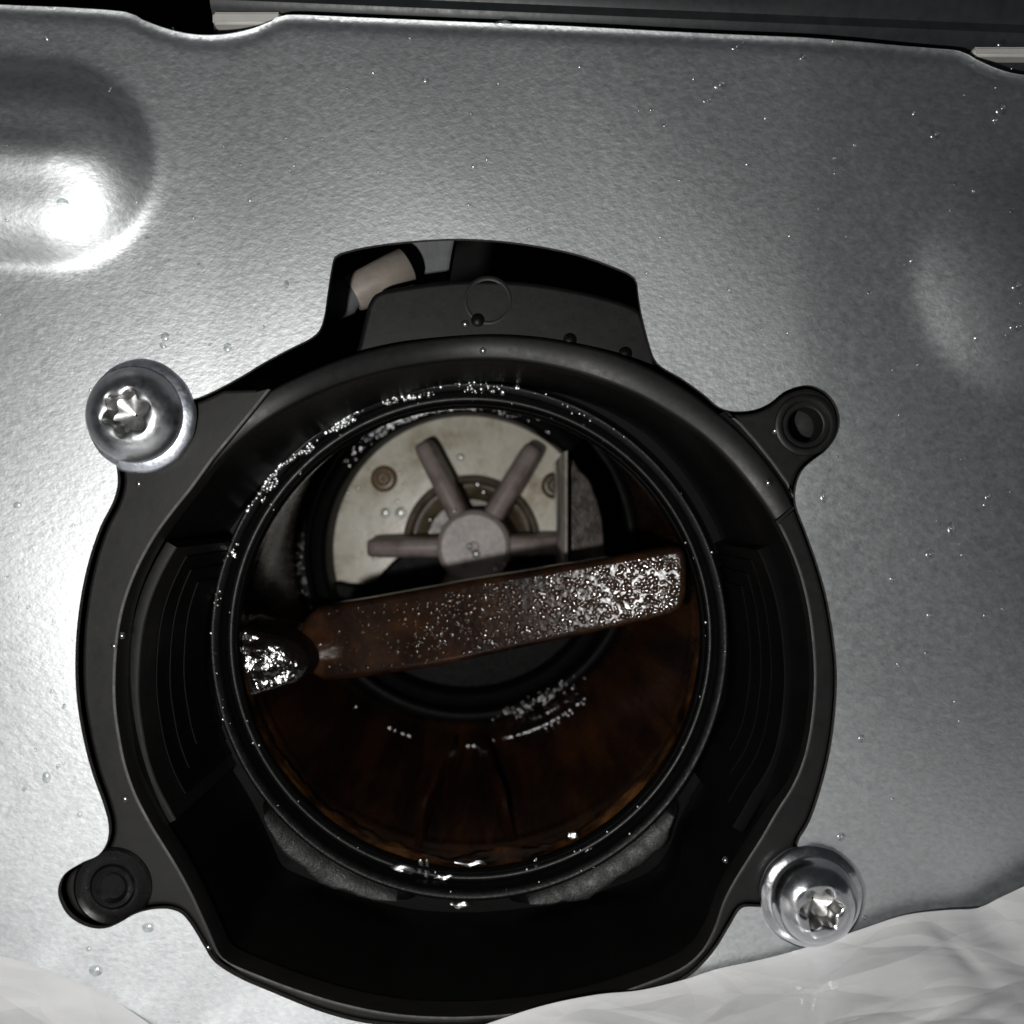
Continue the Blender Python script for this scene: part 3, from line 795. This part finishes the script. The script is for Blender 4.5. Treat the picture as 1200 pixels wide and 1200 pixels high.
# the drops one can pick out on the panel, each its own object
big = [(862, 56, 7, 4, 'clear drop just under the top edge of the panel, right of centre'), (828, 119, 6, 3, 'bright flat drop on the panel above the right end of the notch'),
       (842, 101, 9, 6, 'wide dull drop on the panel close above a bright flat drop'), (940, 68, 5, 4, 'small drop near the panel top edge left of the right-hand corner'),
       (1180, 122, 8, 8, 'round drop at the upper right corner of the panel, the largest there'), (1099, 155, 7, 6, 'dull drop on the dark upper right part of the panel'),
       (1190, 336, 7, 6, 'upper one of two drops on the right-hand boss'), (1190, 383, 8, 6, 'lower one of two drops on the right-hand boss'),
       (93, 252, 7, 6, 'single drop sitting on the left boss beside the glaring highlight'), (195, 396, 5, 6, 'drop directly above the upper left screw'),
       (267, 408, 5, 6, 'drop on the bright steel between the upper left screw and the notch'), (28, 592, 5, 4, 'drop at the left edge of the panel below the upper left screw'),
       (1163, 582, 4, 6, 'tall drop at the right edge of the panel below the boss'), (1118, 620, 5, 9, 'longest upright drop on the dark right part of the panel'),
       (1092, 650, 6, 6, 'round drop on the right part of the panel just below the longest one'), (1093, 722, 5, 5, 'lone drop on the right part of the panel level with the brown bar'),
       (1010, 866, 5, 5, 'bright drop on the panel above the lower right screw'), (986, 981, 6, 5, 'dull drop just above the rim of the lower right screw'),
       (590, 28, 11, 4, 'flat bright bead on the very top edge of the panel'), (116, 1133, 8, 7, 'large drop below the lower left lug near the plastic bag'),
       (175, 1085, 7, 6, 'drop close under the neck of the lower left lug'), (60, 908, 5, 7, 'drop on the panel above and left of the lower left lug'),
       (965, 582, 5, 8, 'upright drop just below the right-hand lug'), (498, 94, 5, 4, 'ring-shaped drop on the upper middle of the panel')]
for (px, py, rx, rz, lab) in big:
    V = []; F = []
    (x, d, z), nn = panel_pt(px, py)
    cap(V, F, (0, 0, 0), (glint((x, d, z), 0.05) + Vector(nn).normalized()) * .5, 1.0, 0.42, seg=16)
    V = [(a * rx + x, b * min(rx, rz) + d, c_ * rz + z) for a, b, c_ in V]
    tag(mesh('water_drop', V, F, M['water'], None, 0), lab, 'water drop', 'drops on the steel panel')

V = []; F = []
cnt = 0
while cnt < 170:
    px, py = random.uniform(0, 1200), random.uniform(30, 1200)
    q = np.array([[px - 600, 600 - py]])
    if in_poly(q, offset(cut, 6))[0]: continue
    (x, d, z), nn = panel_pt(px, py)
    r = random.choice((1.2, 1.6, 2.0, 2.6, 3.4)) * random.uniform(.8, 1.2)
    cap(V, F, (x, d, z), glint((x, d, z), 0.26), r, r * random.uniform(.25, .4), sx=random.uniform(.75, 1.25), seg=8, rot=random.uniform(0, 3)); cnt += 1
tag(mesh('water_spray', V, F, M['water'], None, 0), kind='stuff')

# drops on the housing's flange, tab and rim, one by one
for (px, py, d, r, lab) in ((545, 380, 84, 5.5, 'drop on the black tab below its moulded ring mark'), (665, 405, 84, 5.5, 'lower of two touching drops on the right half of the black tab'),
                            (664, 396, 84, 4, 'upper of two touching drops on the right half of the black tab'), (566, 411, 74, 4.5, 'dark drop on the black rim under the tab'),
                            (143, 745, 8, 4.5, 'bright drop on the left inner edge of the black flange'), (134, 757, 8, 4, 'dull drop beside the bright one on the left of the black flange'),
                            (908, 505, 8, 4.5, 'drop beside the hole of the right-hand lug'), (900, 566, 8, 4.5, 'drop on the black ring below the right-hand lug'),
                            (147, 936, 8, 5, 'drop on the black flange above the lower left lug'), (163, 567, 8, 4, 'drop on the black plastic just below the upper left screw'),
                            (244, 1110, 8, 4.5, 'drop on the lower left corner of the black tray edge'), (850, 1008, 8, 4, 'drop on the black flange left of the lower right screw')):
    V = []; F = []
    cap(V, F, W(px, py, d), glint(W(px, py, d)), r, r * .45, seg=16)
    tag(mesh('water_drop', V, F, M['water'], None, 0), lab, 'water drop', 'drops on the black housing')

# fine drops on the bar (densest towards its right end)
V = []; F = []
bn = Vector((bcoef[1], -1, bcoef[2])).normalized()
cnt = 0
bpoly = offset(bar_loop, -9)
xs_ = [p[0] for p in bpoly]; zs_ = [p[1] for p in bpoly]
x0, x1, z0, z1 = min(xs_), max(xs_), min(zs_), max(zs_)
cand = []
while len(cand) < 9000: cand.append((random.uniform(x0, x1), random.uniform(z0, z1)))
cand = [c for c, k in zip(cand, in_poly(np.array(cand), bpoly)) if k]
for (x, z) in cand:
    t = (x - x0) / (x1 - x0)
    if random.random() > 0.03 + 0.9 * t ** 2.0: continue
    r = random.choice((1.6, 2.0, 2.4, 3.0, 3.8, 4.8)) * random.uniform(.8, 1.2)
    cap(V, F, (x, bar_plane(x, z), z), bn, r, r * random.uniform(.16, .5), sx=random.uniform(.7, 1.3), seg=8, rot=random.uniform(0, 3)); cnt += 1
tag(mesh('slime_droplets', V, F, M['dirty_water'], bar, 0), kind='stuff')

# clusters on the chamber ring, the bore and the sealing lip
V = []; F = []
def ring_drop(px, py, d, r, tilt, sx=1.0):
    X, Y, Z = W(px, py, d)
    n_ = Vector((PX - X, 0, PZ - Z)).normalized() * tilt + Vector((0, -1, 0))
    cap(V, F, (X, Y, Z), n_, r, r * random.uniform(.2, .5), sx=sx, seg=9, rot=random.uniform(0, 3))
for _ in range(900):                                      # top left: spray over the ring's face
    a = math.radians(random.gauss(104, 15)); rr = random.uniform(298, 345)
    X, Z = PX + rr * math.cos(a), PZ + rr * math.sin(a)
    dep = 889 if rr > 328 else 941
    n_ = Vector((PX - X, 0, PZ - Z)).normalized() * 0.13 + Vector((0, -1, 0))
    r = random.choice((2, 2.6, 3.2, 4, 5))
    cap(V, F, (X, dep, Z), glint((X, dep, Z), 0.06), r, r * random.uniform(.1, .3), seg=8)
for (cx_, cy_, sx_, sy_, nn_, dep) in ((618, 827, 18, 5, 45, 889), (640, 817, 24, 6, 30, 889), (622, 870, 20, 6, 50, 800), (648, 857, 24, 6, 34, 800), (650, 830, 20, 4, 12, 850)):
    for _ in range(nn_):
        x, y = random.gauss(0, 1) * sx_, random.gauss(0, 1) * sy_
        px, py = cx_ + x, cy_ + y - x * 0.42
        X, Y, Z = W(px, py, dep)
        cx, cz, r0 = bore_c(dep)
        k = math.hypot(X - cx, Z - cz)
        if dep < 880:
            kk = r0 - 1; X, Z = cx + (X - cx) * kk / k, cz + (Z - cz) * kk / k
            n_ = Vector((cx - X, 0, cz - Z)).normalized() + Vector((0, -0.9, 0))
        else:
            n_ = Vector((cx - X, 0, cz - Z)).normalized() * 0.16 + Vector((0, -1, 0))
        r = random.choice((2.5, 3.2, 4, 5, 6))
        cap(V, F, (X, Y, Z), glint((X, Y, Z), 0.05), r, r * random.uniform(.3, .55), seg=10)
for (px, py) in ((482, 836), (489, 838), (455, 858), (449, 868), (445, 876), (480, 856), (530, 878), (549, 882), (555, 870), (556, 883), (487, 820), (490, 795), (444, 794), (548, 838), (553, 819), (628, 829), (634, 826), (642, 825), (653, 819), (657, 816), (670, 808)):
    X, Y, Z = W(px, py, 780); cx, cz, r0 = bore_c(780)
    n_ = Vector((cx - X, 0, cz - Z)).normalized() * 0.5 + Vector((0, -1, 0))
    k = math.hypot(X - cx, Z - cz)
    s = (r0 - 2) / k
    p = (cx + (X - cx) * s, Y, cz + (Z - cz) * s)
    cap(V, F, p, glint(p, 0.08), 6, 3, seg=10)
for _ in range(900):                                      # the lip's upper left arc
    a = math.radians(random.gauss(122, 20)); rr = random.uniform(366, 380)
    if noise.noise(Vector((a * 7, rr * .12, 4))) < 0.02: continue
    n_ = Vector((-math.cos(a), 0, -math.sin(a))) * 0.38 + Vector((0, -1, 0))
    r = random.choice((1.6, 2, 2.6, 3.4, 4.4))
    p = (AX + rr * math.cos(a), 304 + (379 - rr) * .4, AZ + rr * math.sin(a))
    cap(V, F, p, glint(p, 0.10), r, r * random.uniform(.1, .4), seg=8)
for _ in range(70):                                      # and sparser round the rest of it
    a = random.uniform(0, 2 * math.pi); rr = random.uniform(350, 380)
    n_ = Vector((-math.cos(a), 0, -math.sin(a))) * 0.3 + Vector((0, -1, 0))
    r = random.choice((1.2, 1.6, 2, 2.8))
    cap(V, F, (AX + rr * math.cos(a), (304 + (379 - rr) * .4) if rr > 369 else (334 if rr < 355 else 341), AZ + rr * math.sin(a)), n_, r, r * random.uniform(.2, .5), seg=8)
for _ in range(160):                                      # left step of the chamber ring
    a = math.radians(random.uniform(135, 200)); rr = random.uniform(335, 348)
    X, Z = cx1 + rr * math.cos(a), cz1 + rr * math.sin(a)
    r = random.choice((1.6, 2, 2.6, 3.4))
    cap(V, F, (X, 890, Z), Vector((cx1 - X, 0, cz1 - Z)).normalized() * .15 + Vector((0, -1, 0)), r, r * .4, seg=8)
tag(mesh('bore_droplets', V, F, M['water'], housing, 0), kind='stuff')

# drops on the disc and the impeller
V = []; F = []
for (px, py, r) in ((540, 536, 9), (470, 601, 14), (452, 601, 12), (440, 653, 8), (492, 608, 6), (505, 609, 6), (560, 568, 9), (567, 577, 8), (449, 573, 7), (466, 588, 6), (468, 555, 5), (420, 572, 5), (474, 568, 5), (402, 600, 4), (432, 640, 4), (425, 648, 4), (464, 653, 4), (634, 604, 5), (655, 582, 5), (408, 578, 6), (415, 620, 4)):
    X, Y, Z = W(px, py, PD)
    cap(V, F, (X, PD - (21 if 500 < px < 600 and py > 560 else 0), Z), glint((X, PD, Z)), r, r * .3, seg=14)
tag(mesh('disc_drops', V, F, M['water'], plate, 0), kind='stuff')
V = []; F = []
for (px, py, r) in ((558, 649, 9), (550, 640, 6), (532, 599, 5), (580, 664, 9), (590, 660, 9), (545, 663, 6)):
    X, Y, Z = W(px, py, ID); cap(V, F, (X, ID, Z), glint((X, ID, Z)), r, r * .35, seg=14)
tag(mesh('hub_drops', V, F, M['water'], imp, 0), kind='stuff')

# runs of water hanging on the lower lip, one by one
for (px, py, rx, rz, d, lab) in ((458, 1020, 30, 6, 338, 'long glaring pool of water on the lower left of the rim'), (500, 1018, 4, 12, 336, 'right one of a pair of hanging drops under the brown gully'),
                                 (492, 1016, 4, 10, 336, 'left one of a pair of hanging drops under the brown gully'), (520, 1028, 11, 3, 338, 'short flat streak of water below the rim middle'),
                                 (540, 1060, 14, 4, 305, 'lowest bluish streak of water under the opening'), (407, 1003, 5, 5, 338, 'leftmost small bead of water on the lower rim'),
                                 (461, 1034, 3, 8, 336, 'thin drop hanging below the long pool of water'), (552, 1012, 20, 3, 334, 'thin flat film of water at the middle of the lower rim'),
                                 (628, 1012, 3, 6, 336, 'small hanging drop right of the rim middle'), (692, 998, 6, 6, 338, 'lone bead on the right part of the black rim'),
                                 (672, 979, 7, 5, 334, 'bead on the inner edge of the lower right rim')):
    V = []; F = []
    X, Y, Z = W(px, py, d)
    cap(V, F, (0, 0, 0), glint((X, Y, Z)), 1.0, 0.10, seg=20)
    k = (D + d) / D
    wv = lambda a, c_: 1 + 0.55 * noise.noise(Vector((a * 1.8 + px, c_ * 1.3, py)))
    V = [(a * rx * k * wv(a, c_) + X, b * min(rx, rz) * k + Y, c_ * rz * k * wv(c_ + 7, a * 2) + Z + 0.12 * rx * math.sin(a * 5 + px)) for a, b, c_ in V]
    tag(mesh('water_bead', V, F, M['water'], None, 0), lab, 'water bead', 'water beads on the lower rim')
